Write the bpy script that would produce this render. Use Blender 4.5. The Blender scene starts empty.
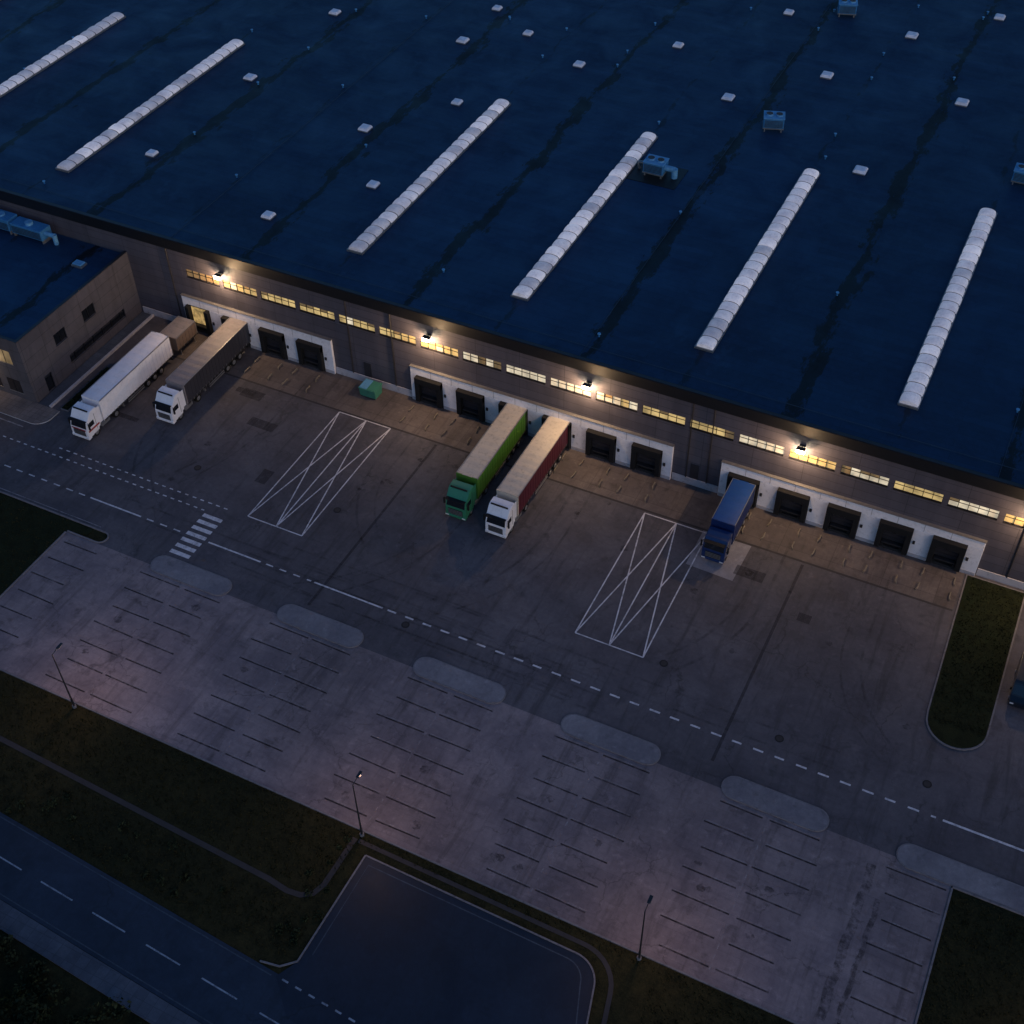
import bpy, bmesh, math, random
from mathutils import Vector, Matrix
random.seed(7)
scene=bpy.context.scene
R=random.random
U=random.uniform

# ------------------------------------------------------------------ materials
class NT:
    def __init__(s,name,rough=.8,spec=.3):
        s.m=bpy.data.materials.new(name); s.m.use_nodes=True
        s.t=s.m.node_tree; s.b=s.t.nodes['Principled BSDF']
        s.b.inputs['Roughness'].default_value=rough
        s.b.inputs['Specular IOR Level'].default_value=spec
        s.g=s.t.nodes.new('ShaderNodeNewGeometry')
        s.pos=s.g.outputs['Position']
    def n(s,ty,**k):
        x=s.t.nodes.new(ty)
        for a,b in k.items(): setattr(x,a,b)
        return x
    def l(s,a,b): s.t.links.new(a,b)
    def map(s,scale=(1,1,1),loc=(0,0,0),rot=(0,0,0),src=None):
        x=s.n('ShaderNodeMapping'); x.inputs['Scale'].default_value=scale
        x.inputs['Location'].default_value=loc; x.inputs['Rotation'].default_value=rot
        s.l(src or s.pos,x.inputs['Vector']); return x.outputs[0]
    def noise(s,scale,detail=4,rough=.55,vec=None,dist=0):
        x=s.n('ShaderNodeTexNoise'); x.inputs['Scale'].default_value=scale
        x.inputs['Detail'].default_value=detail; x.inputs['Roughness'].default_value=rough
        x.inputs['Distortion'].default_value=dist
        s.l(vec or s.pos,x.inputs['Vector']); return x.outputs['Fac']
    def ramp(s,f,a,b,lo=0,hi=1):
        x=s.n('ShaderNodeMapRange'); x.clamp=True
        x.inputs[1].default_value=a; x.inputs[2].default_value=b
        x.inputs[3].default_value=lo; x.inputs[4].default_value=hi
        s.l(f,x.inputs[0]); return x.outputs[0]
    def math(s,op,a,b=None,c=None):
        x=s.n('ShaderNodeMath',operation=op)
        for i,v in enumerate((a,b,c)):
            if v is None: continue
            if isinstance(v,(int,float)): x.inputs[i].default_value=v
            else: s.l(v,x.inputs[i])
        return x.outputs[0]
    def mix(s,f,a,b,mode='MIX'):
        x=s.n('ShaderNodeMix',data_type='RGBA',blend_type=mode)
        for i,v in ((0,f),(6,a),(7,b)):
            if isinstance(v,(int,float)): x.inputs[i].default_value=v
            elif isinstance(v,tuple): x.inputs[i].default_value=(v+(1,)) if len(v)==3 else v
            else: s.l(v,x.inputs[i])
        return x.outputs[2]
    def color(s,c):
        if isinstance(c,tuple): s.b.inputs['Base Color'].default_value=c+(1,)
        else: s.l(c,s.b.inputs['Base Color'])
    def bump(s,h,st=.3,d=.02):
        x=s.n('ShaderNodeBump'); x.inputs['Strength'].default_value=st; x.inputs['Distance'].default_value=d
        s.l(h,x.inputs['Height']); s.l(x.outputs[0],s.b.inputs['Normal'])
    def sep(s):
        x=s.n('ShaderNodeSeparateXYZ'); s.l(s.pos,x.inputs[0]); return x.outputs
def sc(c,k): return tuple(v*k for v in c)

def simple(name,c,rough=.6,spec=.4,metal=0,var=.15,dirt=.25,scale=1.2,coat=0):
    n=NT(name,rough,spec)
    f=n.noise(scale,5,.6)
    col=n.mix(n.ramp(f,.3,.7),sc(c,1-var),sc(c,1+var))
    f2=n.noise(scale*3.3,6,.7)
    col=n.mix(n.ramp(f2,.52,.75,0,dirt),col,(.03,.026,.022))
    n.color(col); n.b.inputs['Metallic'].default_value=metal
    n.b.inputs['Coat Weight'].default_value=coat
    n.b.inputs['Coat Roughness'].default_value=.15
    return n.m
def emis(name,c,s,var=.4,scale=.8):
    n=NT(name,.4,.5); n.color(sc(c,.3))
    f=n.noise(scale,3,.6)
    col=n.mix(n.ramp(f,.35,.65),sc(c,1-var),c)
    n.l(col,n.b.inputs['Emission Color']); n.b.inputs['Emission Strength'].default_value=s
    return n.m

def ground_like(name,c,stain=.5,crack=True,joints=None,streak=0,rough=.85,light=.35,jc=(.9,1.08,.7)):
    n=NT(name,rough,.35)
    a=n.noise(.035,3,.5); b=n.noise(.22,6,.65,dist=.6); d=n.noise(2.2,6,.7); e=n.noise(14,3,.6)
    col=n.mix(n.ramp(a,.32,.68),sc(c,1-light*.8),sc(c,1+light*.8))
    col=n.mix(n.ramp(b,.38,.62),n.mix(1,col,(.68,.68,.72),'MULTIPLY'),col)
    col=n.mix(n.ramp(d,.3,.7,0,.55),col,n.mix(1,col,(.55,.55,.55),'MULTIPLY'))
    col=n.mix(n.ramp(e,.3,.7,0,.3),col,n.mix(1,col,(1.7,1.7,1.7),'MULTIPLY'))
    s1=n.noise(.5,7,.72,vec=n.map((1,1,1),(31,7,0)),dist=.4)
    col=n.mix(n.ramp(s1,.55,.67,0,stain),col,sc(c,.32))
    s2=n.noise(.9,6,.7,vec=n.map((1,1,1),(3,71,0)))
    col=n.mix(n.ramp(s2,.57,.72,0,stain*.8),col,sc(c,1.6))
    if streak:
        s3=n.noise(.8,6,.7,vec=n.map((1,.1,1),(11,0,0),(0,0,.03)),dist=.5)
        col=n.mix(n.ramp(s3,.52,.66,0,streak),col,sc(c,.3))
        s4=n.noise(.6,5,.65,vec=n.map((.08,1,1),(5,3,0),(0,0,-.04)),dist=.4)
        col=n.mix(n.ramp(s4,.55,.7,0,streak*.7),col,sc(c,.45))
    if crack:
        v=n.n('ShaderNodeTexVoronoi',feature='DISTANCE_TO_EDGE'); v.inputs['Scale'].default_value=.16
        w=n.n('ShaderNodeTexNoise'); w.inputs['Scale'].default_value=.7; w.inputs['Detail'].default_value=5
        n.l(n.pos,w.inputs['Vector'])
        mv=n.n('ShaderNodeVectorMath',operation='MULTIPLY_ADD'); n.l(w.outputs['Color'],mv.inputs[0])
        mv.inputs[1].default_value=(3,3,0); n.l(n.pos,mv.inputs[2]); n.l(mv.outputs[0],v.inputs['Vector'])
        k=n.ramp(v.outputs[0],0,.012,.55,0)
        k=n.math('MULTIPLY',k,n.ramp(n.noise(.12,2),.45,.6))
        col=n.mix(k,col,sc(c,.2))
    if joints:
        br=n.n('ShaderNodeTexBrick'); br.offset=joints[3] if len(joints)>3 else 0
        br.inputs['Scale'].default_value=1; br.inputs['Brick Width'].default_value=joints[0]
        br.inputs['Row Height'].default_value=joints[1]; br.inputs['Mortar Size'].default_value=joints[2]
        br.inputs['Mortar Smooth'].default_value=.4; br.inputs['Bias'].default_value=0
        br.inputs['Color1'].default_value=(jc[0],)*3+(1,); br.inputs['Color2'].default_value=(jc[1],)*3+(1,)
        br.inputs['Mortar'].default_value=(jc[2],)*3+(1,); n.l(n.pos,br.inputs['Vector'])
        col=n.mix(1,col,br.outputs['Color'],'MULTIPLY')
    n.color(col); n.bump(e,.3,.01)
    rr=n.ramp(b,.3,.7,rough-.15,rough); n.l(rr,n.b.inputs['Roughness'])
    return n.m

M={}
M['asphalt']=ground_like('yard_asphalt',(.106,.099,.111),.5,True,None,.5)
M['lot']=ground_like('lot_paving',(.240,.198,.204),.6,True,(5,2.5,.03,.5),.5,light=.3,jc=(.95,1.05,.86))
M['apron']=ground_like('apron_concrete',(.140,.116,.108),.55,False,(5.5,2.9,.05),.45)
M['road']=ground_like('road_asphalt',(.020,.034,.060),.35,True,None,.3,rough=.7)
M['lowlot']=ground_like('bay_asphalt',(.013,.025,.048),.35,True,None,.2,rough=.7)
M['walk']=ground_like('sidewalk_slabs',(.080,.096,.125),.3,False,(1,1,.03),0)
M['plaza']=ground_like('plaza_paving',(.20,.175,.17),.3,False,(.8,.8,.04),0)
M['island']=ground_like('island_paving',(.220,.212,.230),.45,False,None,0,light=.15)
M['kerb']=simple('kerb_concrete',(.18,.17,.18),.85,.3,scale=.8,dirt=.7)
M['kerbdark']=simple('kerb_weathered',(.048,.044,.044),.9,.2,scale=.6,dirt=.6)
M['kerbwhite']=simple('kerb_painted',(.42,.41,.44),.8,.3,scale=.8,dirt=.5)
M['pad']=ground_like('concrete_pad',(.27,.265,.29),.3,False,None,0,light=.1)

def paint_mat(name,c,under,wear):
    n=NT(name,.75,.3)
    f=n.noise(1.1,7,.75); f2=n.noise(9,4,.7)
    k=n.math('ADD',n.math('MULTIPLY',f,.6),n.math('MULTIPLY',f2,.4))
    n.color(n.mix(n.ramp(k,wear-.07,wear+.1),c,under)); return n.m
def decal(name,c,alpha,lo=.4,hi=.65,scale=1.3):
    n=NT(name,.8,.3); f=n.noise(scale,7,.75); n.color(c)
    n.l(n.ramp(f,lo,hi,0,alpha),n.b.inputs['Alpha']); M[name]=n.m
decal('tyre_mark_rubber',(.020,.019,.020),.34,.42,.68,.5)
decal('asphalt_patch',(.045,.042,.048),.5,.15,.5)
decal('oil_stain',(.016,.014,.014),.45,.42,.62,1.1)
decal('stall_joint',(.022,.018,.020),.80,.30,.56,.9)
decal('stall_paint',(.46,.43,.44),.5,.40,.62,1.2)
M['paint']=paint_mat('road_paint',(.66,.64,.67),(.20,.19,.20),.54)
M['paint2']=paint_mat('road_paint_worn',(.30,.28,.30),(.10,.09,.09),.5)
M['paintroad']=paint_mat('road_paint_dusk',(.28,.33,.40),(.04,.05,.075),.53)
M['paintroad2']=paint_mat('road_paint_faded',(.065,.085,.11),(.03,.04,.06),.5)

def grassm(nm,c1,c2,c3,c4):
    n=NT(nm,.95,.1)
    a=n.noise(.06,4,.6); b=n.noise(.9,6,.7); c=n.noise(7,5,.7)
    col=n.mix(n.ramp(a,.35,.65),c1,c2)
    col=n.mix(n.ramp(b,.4,.68),col,c3)
    col=n.mix(n.ramp(c,.45,.75,0,.6),col,c4)
    n.color(col); n.bump(c,.9,.12); M[nm]=n.m
grassm('grass',(.014,.018,.008),(.042,.035,.014),(.008,.010,.005),(.062,.054,.022))
grassm('lawn',(.012,.020,.009),(.021,.025,.011),(.007,.010,.005),(.034,.038,.017))
n=NT('grass_blades',.9,.1); b=n.noise(.5,4,.7)
n.color(n.mix(n.ramp(b,.35,.65),(.011,.016,.006),(.052,.046,.019))); M['blade']=n.m
n=NT('foliage',.85,.15); b=n.noise(.8,4,.7)
n.color(n.mix(n.ramp(b,.35,.65),(.010,.018,.009),(.045,.055,.024))); M['leaf']=n.m
M['bark']=simple('bark',(.04,.03,.024),.95,.1)

# roof membrane
n=NT('roof_membrane',.62,.30)
base=(.0056,.0285,.075)
a=n.noise(.02,3,.5); b=n.noise(.15,6,.65,dist=.5); d=n.noise(1.5,6,.7)
col=n.mix(n.ramp(a,.3,.7),sc(base,.75),sc(base,1.3))
col=n.mix(n.ramp(b,.35,.7,.0,.6),col,sc(base,.55))
col=n.mix(n.ramp(d,.4,.8,0,.4),col,sc(base,1.5))
br=n.n('ShaderNodeTexBrick'); br.offset=.5
for k,v in (('Scale',1),('Brick Width',11.0),('Row Height',1.05),('Mortar Size',.035),('Mortar Smooth',.6),('Bias',0)): br.inputs[k].default_value=v
br.inputs['Color1'].default_value=(.86,.88,.9,1); br.inputs['Color2'].default_value=(1.12,1.1,1.1,1); br.inputs['Mortar'].default_value=(.6,.62,.65,1)
n.l(n.map((1,1,1),(3,0,0)),br.inputs['Vector'])
col=n.mix(1,col,br.outputs['Color'],'MULTIPLY')
S=n.sep()
def valley(x0,period,w,lo,hi,st,col,ns=.35):
    wob=n.ramp(n.noise(.12,3),0,1,-1.6,1.6)
    xx=n.math('ADD',S[0],wob)
    u=n.math('FRACT',n.math('DIVIDE',n.math('SUBTRACT',xx,x0-period/2),period))
    dd=n.math('MULTIPLY',n.math('ABSOLUTE',n.math('SUBTRACT',u,.5)),period)
    prox=n.ramp(dd,0,w,.20,-.14)
    no=n.noise(ns,7,.72,vec=n.map((1.3,.45,1),(x0,9,0)))
    return n.mix(n.ramp(n.math('ADD',no,prox),lo,hi,0,st),col,(.0015,.003,.006))
col=valley(-42,22.3,2.7,.60,.65,.93,col,.42)
col=valley(-42,22.3,1.0,.59,.63,.85,col,1.3)
col=valley(-53,22.3,1.2,.66,.74,.6,col,.6)
p=n.noise(.25,7,.7,vec=n.map((1,.6,1),(90,4,0)))
col=n.mix(n.ramp(p,.60,.68,0,.4),col,(.022,.06,.125))
n.color(col); n.l(n.ramp(b,.3,.7,.45,.75),n.b.inputs['Roughness']); M['roof']=n.m

# facade cladding
n=NT('facade_cladding',.6,.35)
S=n.sep(); cx=n.n('ShaderNodeCombineXYZ'); n.l(S[0],cx.inputs[0]); n.l(S[2],cx.inputs[1])
br=n.n('ShaderNodeTexBrick'); br.offset=0
for k,v in (('Scale',1),('Brick Width',5.5),('Row Height',1.1),('Mortar Size',.03),('Mortar Smooth',.3),('Bias',0)): br.inputs[k].default_value=v
br.inputs['Color1'].default_value=(.9,.9,.9,1); br.inputs['Color2'].default_value=(1.1,1.1,1.1,1); br.inputs['Mortar'].default_value=(.45,.45,.45,1)
n.l(cx.outputs[0],br.inputs['Vector'])
a=n.noise(.6,5,.7,vec=n.map((1,1,.15)))
col=n.mix(n.ramp(a,.35,.7),(.088,.082,.102),(.062,.058,.074))
n.color(n.mix(1,col,br.outputs['Color'],'MULTIPLY')); M['facade']=n.m
M['darktrim']=simple('parapet_trim',(.006,.007,.010),.5,.4,dirt=.1)
n=NT('office_render',.85,.2)
a=n.noise(.35,6,.7); b=n.noise(1.2,6,.7,vec=n.map((1,1,.15)))
col=n.mix(n.ramp(a,.35,.7),(.090,.086,.102),(.068,.065,.078)); col=n.mix(n.ramp(b,.5,.72,0,.5),col,(.037,.035,.040))
S=n.sep(); cx=n.n('ShaderNodeCombineXYZ'); n.l(n.math('ADD',S[0],S[1]),cx.inputs[0]); n.l(S[2],cx.inputs[1])
br=n.n('ShaderNodeTexBrick'); br.offset=0
for k,v in (('Scale',1),('Brick Width',3.4),('Row Height',1.54),('Mortar Size',.03),('Mortar Smooth',.3),('Bias',0)): br.inputs[k].default_value=v
br.inputs['Color1'].default_value=(.94,.94,.94,1); br.inputs['Color2'].default_value=(1.06,1.06,1.06,1); br.inputs['Mortar'].default_value=(.5,.5,.5,1)
n.l(cx.outputs[0],br.inputs['Vector'])
n.color(n.mix(1,col,br.outputs['Color'],'MULTIPLY')); M['officewall']=n.m
M['white']=simple('white_panel',(.74,.73,.77),.6,.3,var=.07,dirt=.35,scale=.7)
M['plinth']=simple('plinth_concrete',(.40,.39,.42),.8,.3,dirt=.5,scale=.6)
M['black']=simple('black_rubber',(.008,.008,.009),.8,.3,dirt=0)
M['door']=simple('dock_door',(.022,.022,.028),.5,.4,dirt=.1)
M['steel']=simple('galvanised_steel',(.28,.27,.27),.45,.5,.6)
M['tan']=simple('guide_rail',(.19,.16,.12),.6,.4,dirt=.4)
M['wire']=simple('conductor_wire',(.02,.04,.07),.6,.4)
M['darksteel']=simple('dark_steel',(.04,.04,.045),.5,.5,.5)
M['glass']=NT('dark_glass',.08,.8).m; M['glass'].node_tree.nodes['Principled BSDF'].inputs['Base Color'].default_value=(.008,.010,.014,1)
M['w_white']=emis('window_lit_white',(1,.86,.62),.80,.55,.6)
M['w_yel']=emis('window_lit_yellow',(1,.72,.30),.60,.6,.6)
M['w_dim']=emis('window_dim',(.85,.58,.28),.16,.6)
M['w_dark']=M['glass']
M['lamp']=emis('lamp_lens',(1,.82,.52),60,.1)
M['doorlit']=emis('lit_interior',(1,.66,.25),.5,.8,1.5)
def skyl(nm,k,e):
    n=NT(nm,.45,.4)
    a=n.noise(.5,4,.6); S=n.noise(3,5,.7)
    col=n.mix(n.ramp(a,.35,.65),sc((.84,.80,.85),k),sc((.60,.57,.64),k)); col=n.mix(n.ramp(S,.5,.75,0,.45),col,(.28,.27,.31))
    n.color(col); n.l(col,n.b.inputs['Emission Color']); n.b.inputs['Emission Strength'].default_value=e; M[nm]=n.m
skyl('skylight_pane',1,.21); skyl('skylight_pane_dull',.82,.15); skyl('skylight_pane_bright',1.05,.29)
M['ventw']=simple('vent_white',(.85,.80,.84),.5,.4,dirt=.15)
M['hvac']=simple('hvac_blue_grey',(.04,.19,.40),.5,.4,.1,dirt=.4)
M['hvac2']=simple('hvac_light',(.12,.33,.55),.5,.4,.1,dirt=.4)
M['tyre']=simple('tyre',(.012,.012,.012),.9,.2,dirt=0)
M['rim']=simple('wheel_rim',(.35,.35,.36),.4,.5,.7)
M['chassis']=simple('chassis',(.022,.022,.024),.7,.3)
M['headl']=simple('headlamp',(.6,.6,.62),.15,.8,dirt=0)
M['redl']=simple('tail_lamp',(.35,.01,.01),.2,.6,dirt=0)
def paintm(nm,c,**k): return simple(nm,c,k.get('rough',.35),.5,0,.06,k.get('dirt',.22),.7,k.get('coat',.5))
M['cabwhite']=paintm('cab_white',(.78,.78,.82)); M['cabgreen']=paintm('cab_green',(.03,.19,.10)); M['cabblue']=paintm('cab_blue',(.004,.022,.10))
M['tr_white']=paintm('trailer_white',(.76,.76,.81),rough=.5,coat=0); M['tr_grey']=paintm('trailer_grey_side',(.030,.030,.040),rough=.5,coat=0)
M['tr_green']=paintm('trailer_green_side',(.055,.165,.020),rough=.5,coat=0,dirt=.35); M['tr_red']=paintm('trailer_maroon_side',(.070,.007,.019),rough=.5,coat=0,dirt=.35)
M['tr_blue']=paintm('trailer_blue',(.003,.018,.095),rough=.45,coat=0); M['tr_blue2']=paintm('trailer_blue_roof',(.005,.050,.22),rough=.5,coat=0)
M['rf_cream']=paintm('roof_cream',(.50,.45,.38),rough=.6,coat=0,dirt=.45); M['rf_brown']=paintm('roof_greybrown',(.21,.19,.195),rough=.6,coat=0,dirt=.5)
M['brown']=paintm('container_brown',(.17,.125,.10),rough=.6,coat=0,dirt=.4); M['stripe']=paintm('stripe_red',(.30,.015,.02)); M['green']=paintm('skip_green',(.04,.19,.13),rough=.6,coat=0,dirt=.4)
M['vandark']=paintm('van_dark',(.006,.009,.016))
M['iron']=simple('cast_iron',(.02,.02,.022),.6,.4,.5)

# ------------------------------------------------------------------ mesh builder
class B:
    def __init__(s): s.v=[]; s.f=[]; s.mi=[]; s.ms=[]
    def mid(s,m):
        if m not in s.ms: s.ms.append(m)
        return s.ms.index(m)
    def add(s,vs,fs,m):
        o=len(s.v); s.v+= [tuple(v) for v in vs]; k=s.mid(m)
        for f in fs: s.f.append([i+o for i in f]); s.mi.append(k)
    def box(s,x0,x1,y0,y1,z0,z1,m):
        vs=[(x,y,z) for z in (z0,z1) for x,y in ((x0,y0),(x1,y0),(x1,y1),(x0,y1))]
        s.add(vs,[(3,2,1,0),(4,5,6,7),(0,1,5,4),(1,2,6,5),(2,3,7,6),(3,0,4,7)],m)
    def bbox(s,x0,x1,y0,y1,z0,z1,m,bv=.03,seg=1):
        bm=bmesh.new(); bmesh.ops.create_cube(bm,size=1)
        for v in bm.verts: v.co=Vector(((x0+x1)/2+v.co.x*(x1-x0),(y0+y1)/2+v.co.y*(y1-y0),(z0+z1)/2+v.co.z*(z1-z0)))
        bmesh.ops.bevel(bm,geom=bm.edges[:],offset=bv,segments=seg,affect='EDGES'); s.bm(bm,m)
    def bm(s,bm,m):
        bm.verts.index_update(); s.add([v.co[:] for v in bm.verts],[[v.index for v in f.verts] for f in bm.faces],m); bm.free()
    def prism(s,pts,z0,z1,m,ms=None):
        k=len(pts); ar=sum(pts[i][0]*pts[(i+1)%k][1]-pts[(i+1)%k][0]*pts[i][1] for i in range(k))
        if ar<0: pts=pts[::-1]
        vs=[(x,y,z0) for x,y in pts]+[(x,y,z1) for x,y in pts]
        s.add(vs,[tuple(range(k,2*k))],m)
        s.add(vs,[(i,(i+1)%k,(i+1)%k+k,i+k) for i in range(k)],ms or m)
    def flat(s,pts,z,m):
        k=len(pts); ar=sum(pts[i][0]*pts[(i+1)%k][1]-pts[(i+1)%k][0]*pts[i][1] for i in range(k))
        if ar<0: pts=pts[::-1]
        s.add([(x,y,z) for x,y in pts],[tuple(range(k))],m)
    def profx(s,prof,x0,x1,m,bv=0):
        bm=bmesh.new(); a=[bm.verts.new((x0,y,z)) for y,z in prof]; b=[bm.verts.new((x1,y,z)) for y,z in prof]
        k=len(prof); bm.faces.new(a); bm.faces.new(b[::-1])
        for i in range(k): bm.faces.new((a[i],b[i],b[(i+1)%k],a[(i+1)%k]))
        bmesh.ops.recalc_face_normals(bm,faces=bm.faces[:])
        if bv: bmesh.ops.bevel(bm,geom=bm.edges[:],offset=bv,segments=2,affect='EDGES')
        s.bm(bm,m)
    def cyl(s,p,q,r,m,n=12,r2=None,cap=True):
        p=Vector(p); q=Vector(q); d=(q-p).normalized(); u=d.orthogonal().normalized(); w=d.cross(u); r2=r if r2 is None else r2
        vs=[p+(u*math.cos(2*math.pi*i/n)+w*math.sin(2*math.pi*i/n))*r for i in range(n)]+[q+(u*math.cos(2*math.pi*i/n)+w*math.sin(2*math.pi*i/n))*r2 for i in range(n)]
        fs=[(i,(i+1)%n,(i+1)%n+n,i+n) for i in range(n)]
        if cap: fs+=[tuple(range(n))[::-1],tuple(range(n,2*n))]
        s.add(vs,fs,m)
    def line(s,x0,y0,x1,y1,w,z,m):
        d=Vector((x1-x0,y1-y0)); d.normalize(); a=Vector((-d.y,d.x))*w/2
        s.flat([(x0+a.x,y0+a.y),(x0-a.x,y0-a.y),(x1-a.x,y1-a.y),(x1+a.x,y1+a.y)],z,m)
    def band(s,pts,w,z,m):
        k=len(pts); vs=[]
        for i in range(k):
            a=Vector(pts[max(i-1,0)]); c=Vector(pts[min(i+1,k-1)]); d=(c-a).normalized(); nn=Vector((-d.y,d.x))*w/2
            p=Vector(pts[i]); vs+= [(p.x+nn.x,p.y+nn.y,z),(p.x-nn.x,p.y-nn.y,z)]
        s.add(vs,[(2*i,2*i+1,2*i+3,2*i+2) for i in range(k-1)],m)
    def obj(s,name,parent=None,loc=(0,0,0),rot=0,smooth=False):
        me=bpy.data.meshes.new(name); me.from_pydata(s.v,[],s.f); 
        for m in s.ms: me.materials.append(M[m])
        me.polygons.foreach_set('material_index',s.mi)
        if smooth: me.polygons.foreach_set('use_smooth',[True]*len(me.polygons))
        me.update(); o=bpy.data.objects.new(name,me); scene.collection.objects.link(o)
        o.location=loc; o.rotation_euler=(0,0,rot)
        if parent: o.parent=parent
        return o
def empty(name,loc=(0,0,0)):
    o=bpy.data.objects.new(name,None); scene.collection.objects.link(o); o.location=loc; return o
def arc(cx,cy,r,a0,a1,n=10):
    return [(cx+r*math.cos(math.radians(a0+(a1-a0)*i/n)),cy+r*math.sin(math.radians(a0+(a1-a0)*i/n))) for i in range(n+1)]
def stadium(x0,x1,y0,y1,n=10):
    r=(y1-y0)/2; cy=(y0+y1)/2
    return arc(x1-r,cy,r,-90,90,n)+arc(x0+r,cy,r,90,270,n)
def strip(b,pts,w,z0,z1,m):
    for i in range(len(pts)-1):
        p=Vector(pts[i]); q=Vector(pts[i+1]); d=(q-p).normalized(); a=Vector((-d.y,d.x))*w/2
        b.prism([tuple(p+a),tuple(p-a),tuple(q-a),tuple(q+a)],z0,z1+.0006*(i%5),m)

# ------------------------------------------------------------------ ground
b=B(); b.flat([(-2500,-2500),(2500,-2500),(2500,2500),(-2500,2500)],-.05,'grass'); b.obj('ground')
b=B()
tongue=[(-260,66.3)]+[(-83.0,66.3)]+arc(-83.0,65.5,.8,90,-90,8)[1:]+[(-87,64.7)]
b.flat(tongue+[(-87,63.9),(8.7,63.9),(160,63.9),(160,100.3),(-260,100.3)],0,'asphalt')
b.obj('asphalt_yard')
b=B(); b.flat([(-86.9,47),(8.7,47),(8.7,64.6),(-86.9,64.6)],.004,'lot'); b.obj('parking_lot')
b=B(); b.flat([(-99.5,94.6),(2.0,94.6),(2.0,100.2),(-99.5,100.2)],.004,'apron')
b.flat([(-99.5,94.3),(2.0,94.3),(2.0,94.55),(-99.5,94.55)],.006,'kerbdark'); 
b.obj('dock_apron')
b=B(); b.flat([(-24.6,88.9),(-19.4,88.7),(-19.2,94.25),(-24.6,94.25)],.006,'pad'); b.obj('concrete_pad')
b=B(); b.prism([(-260,47),(-87.2,47),(-87.2,64.6),(-84.5,65.2),(-84.5,66.1),(-260,66.1)],-.045,.03,'lawn'); b.obj('grass_verge')
b=B()
strip(b,[(-87.0,64.5),(-87.0,46.9),(8.8,46.9),(8.8,63.7)],.16,-.05,.09,'kerb')
strip(b,[(8.8,63.85),(160,63.85)],.16,-.05,.1,'kerb')
strip(b,[(-260,66.3),(-83,66.3)]+arc(-83,65.5,.8,80,-90,8)+[(-86.9,64.7)],.16,-.05,.1,'kerb')
b.obj('kerb')
for i in range(6):
    x0=-75.8+15.9*i; x1=x0+9.9+(8 if i==5 else 0)
    b=B(); b.prism(stadium(x0,x1,63.9,66.4),-.02,.10,'kerb'); b.prism(stadium(x0+.12,x1-.12,64.02,66.28),.0,.115,'island'); b.obj('traffic_island')
b=B()
def gi(d): return [(8.3-d,99.9-d),(2.2+d,99.9-d)]+[(2.6+d,81)]+arc(5.5,80.6,2.85-d,180,360,14)+[(8.35-d,81)]
b.prism(gi(0),-.02,.12,'kerb'); b.prism(gi(.16),0,.15,'lawn'); b.obj('grass_island')
b=B()
pl=[(-160,76.8),(-102.6,76.8)]+arc(-102.6,78.6,1.8,-80,0,8)+[(-100.8,80.0),(-160,80.0)]
b.prism(pl,-.02,.12,'plaza','kerbwhite'); b.prism([(-104.1,80.0),(-102.4,80.0),(-102.4,100.2),(-104.1,100.2)],-.02,.13,'walk')
strip(b,[(-102.3,80.1),(-102.3,100.2)],.3,-.02,.30,'kerbwhite'); b.obj('forecourt_pavement')
b=B(); b.prism([(-101.0,80.4),(-99.9,80.4),(-99.9,89),(-101.0,89)],-.02,.14,'kerb'); b.prism([(-100.9,80.5),(-100.0,80.5),(-100.0,88.9),(-100.9,88.9)],0,.22,'lawn'); b.obj('planting_strip')
b=B(); strip(b,[(-160,76.0),(-103,76.0)],.15,0,.02,'paint2'); b.obj('edge_line')

def rc(x): return 30.2-.06*(x+50)
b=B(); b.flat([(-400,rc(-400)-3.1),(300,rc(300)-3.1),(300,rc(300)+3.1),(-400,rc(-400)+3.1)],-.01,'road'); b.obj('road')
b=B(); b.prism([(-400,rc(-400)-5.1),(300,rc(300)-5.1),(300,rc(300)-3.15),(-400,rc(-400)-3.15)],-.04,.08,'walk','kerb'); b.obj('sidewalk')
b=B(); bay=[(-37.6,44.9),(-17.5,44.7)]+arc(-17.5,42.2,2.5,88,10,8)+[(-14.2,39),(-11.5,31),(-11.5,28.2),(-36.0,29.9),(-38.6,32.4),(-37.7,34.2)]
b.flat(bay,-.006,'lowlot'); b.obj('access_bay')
b=B(); strip(b,[(-40.5,32.9),(-38.8,33.2),(-37.7,34.2),(-37.6,44.9),(-17.5,44.7)]+arc(-17.5,42.2,2.5,82,10,8)+[(-14.2,39),(-11.6,31.5)],.14,-.05,.06,'kerb')
b.band([(-36.9,35.2),(-36.9,44.2),(-18,44.0)]+arc(-18,42.1,1.9,82,10,6)+[(-15,39),(-12.6,32)],.10,.0,'paintroad2'); b.obj('bay_kerb')
b=B(); b.band([(-400,40.9),(-75,40.6),(-44,39.4)]+[(-42,39.15),(-40.7,39.3),(-39.8,39.9),(-39.4,41),(-39.3,46.0)],.5,-.02,'kerbdark')
b.band([(-38.9,45.9),(-17.2,45.7)]+arc(-17.2,42.1,3.6,82,10,6)+[(-12.9,39),(-10,31)],.4,-.016,'kerbdark'); b.obj('footpath')

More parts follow.
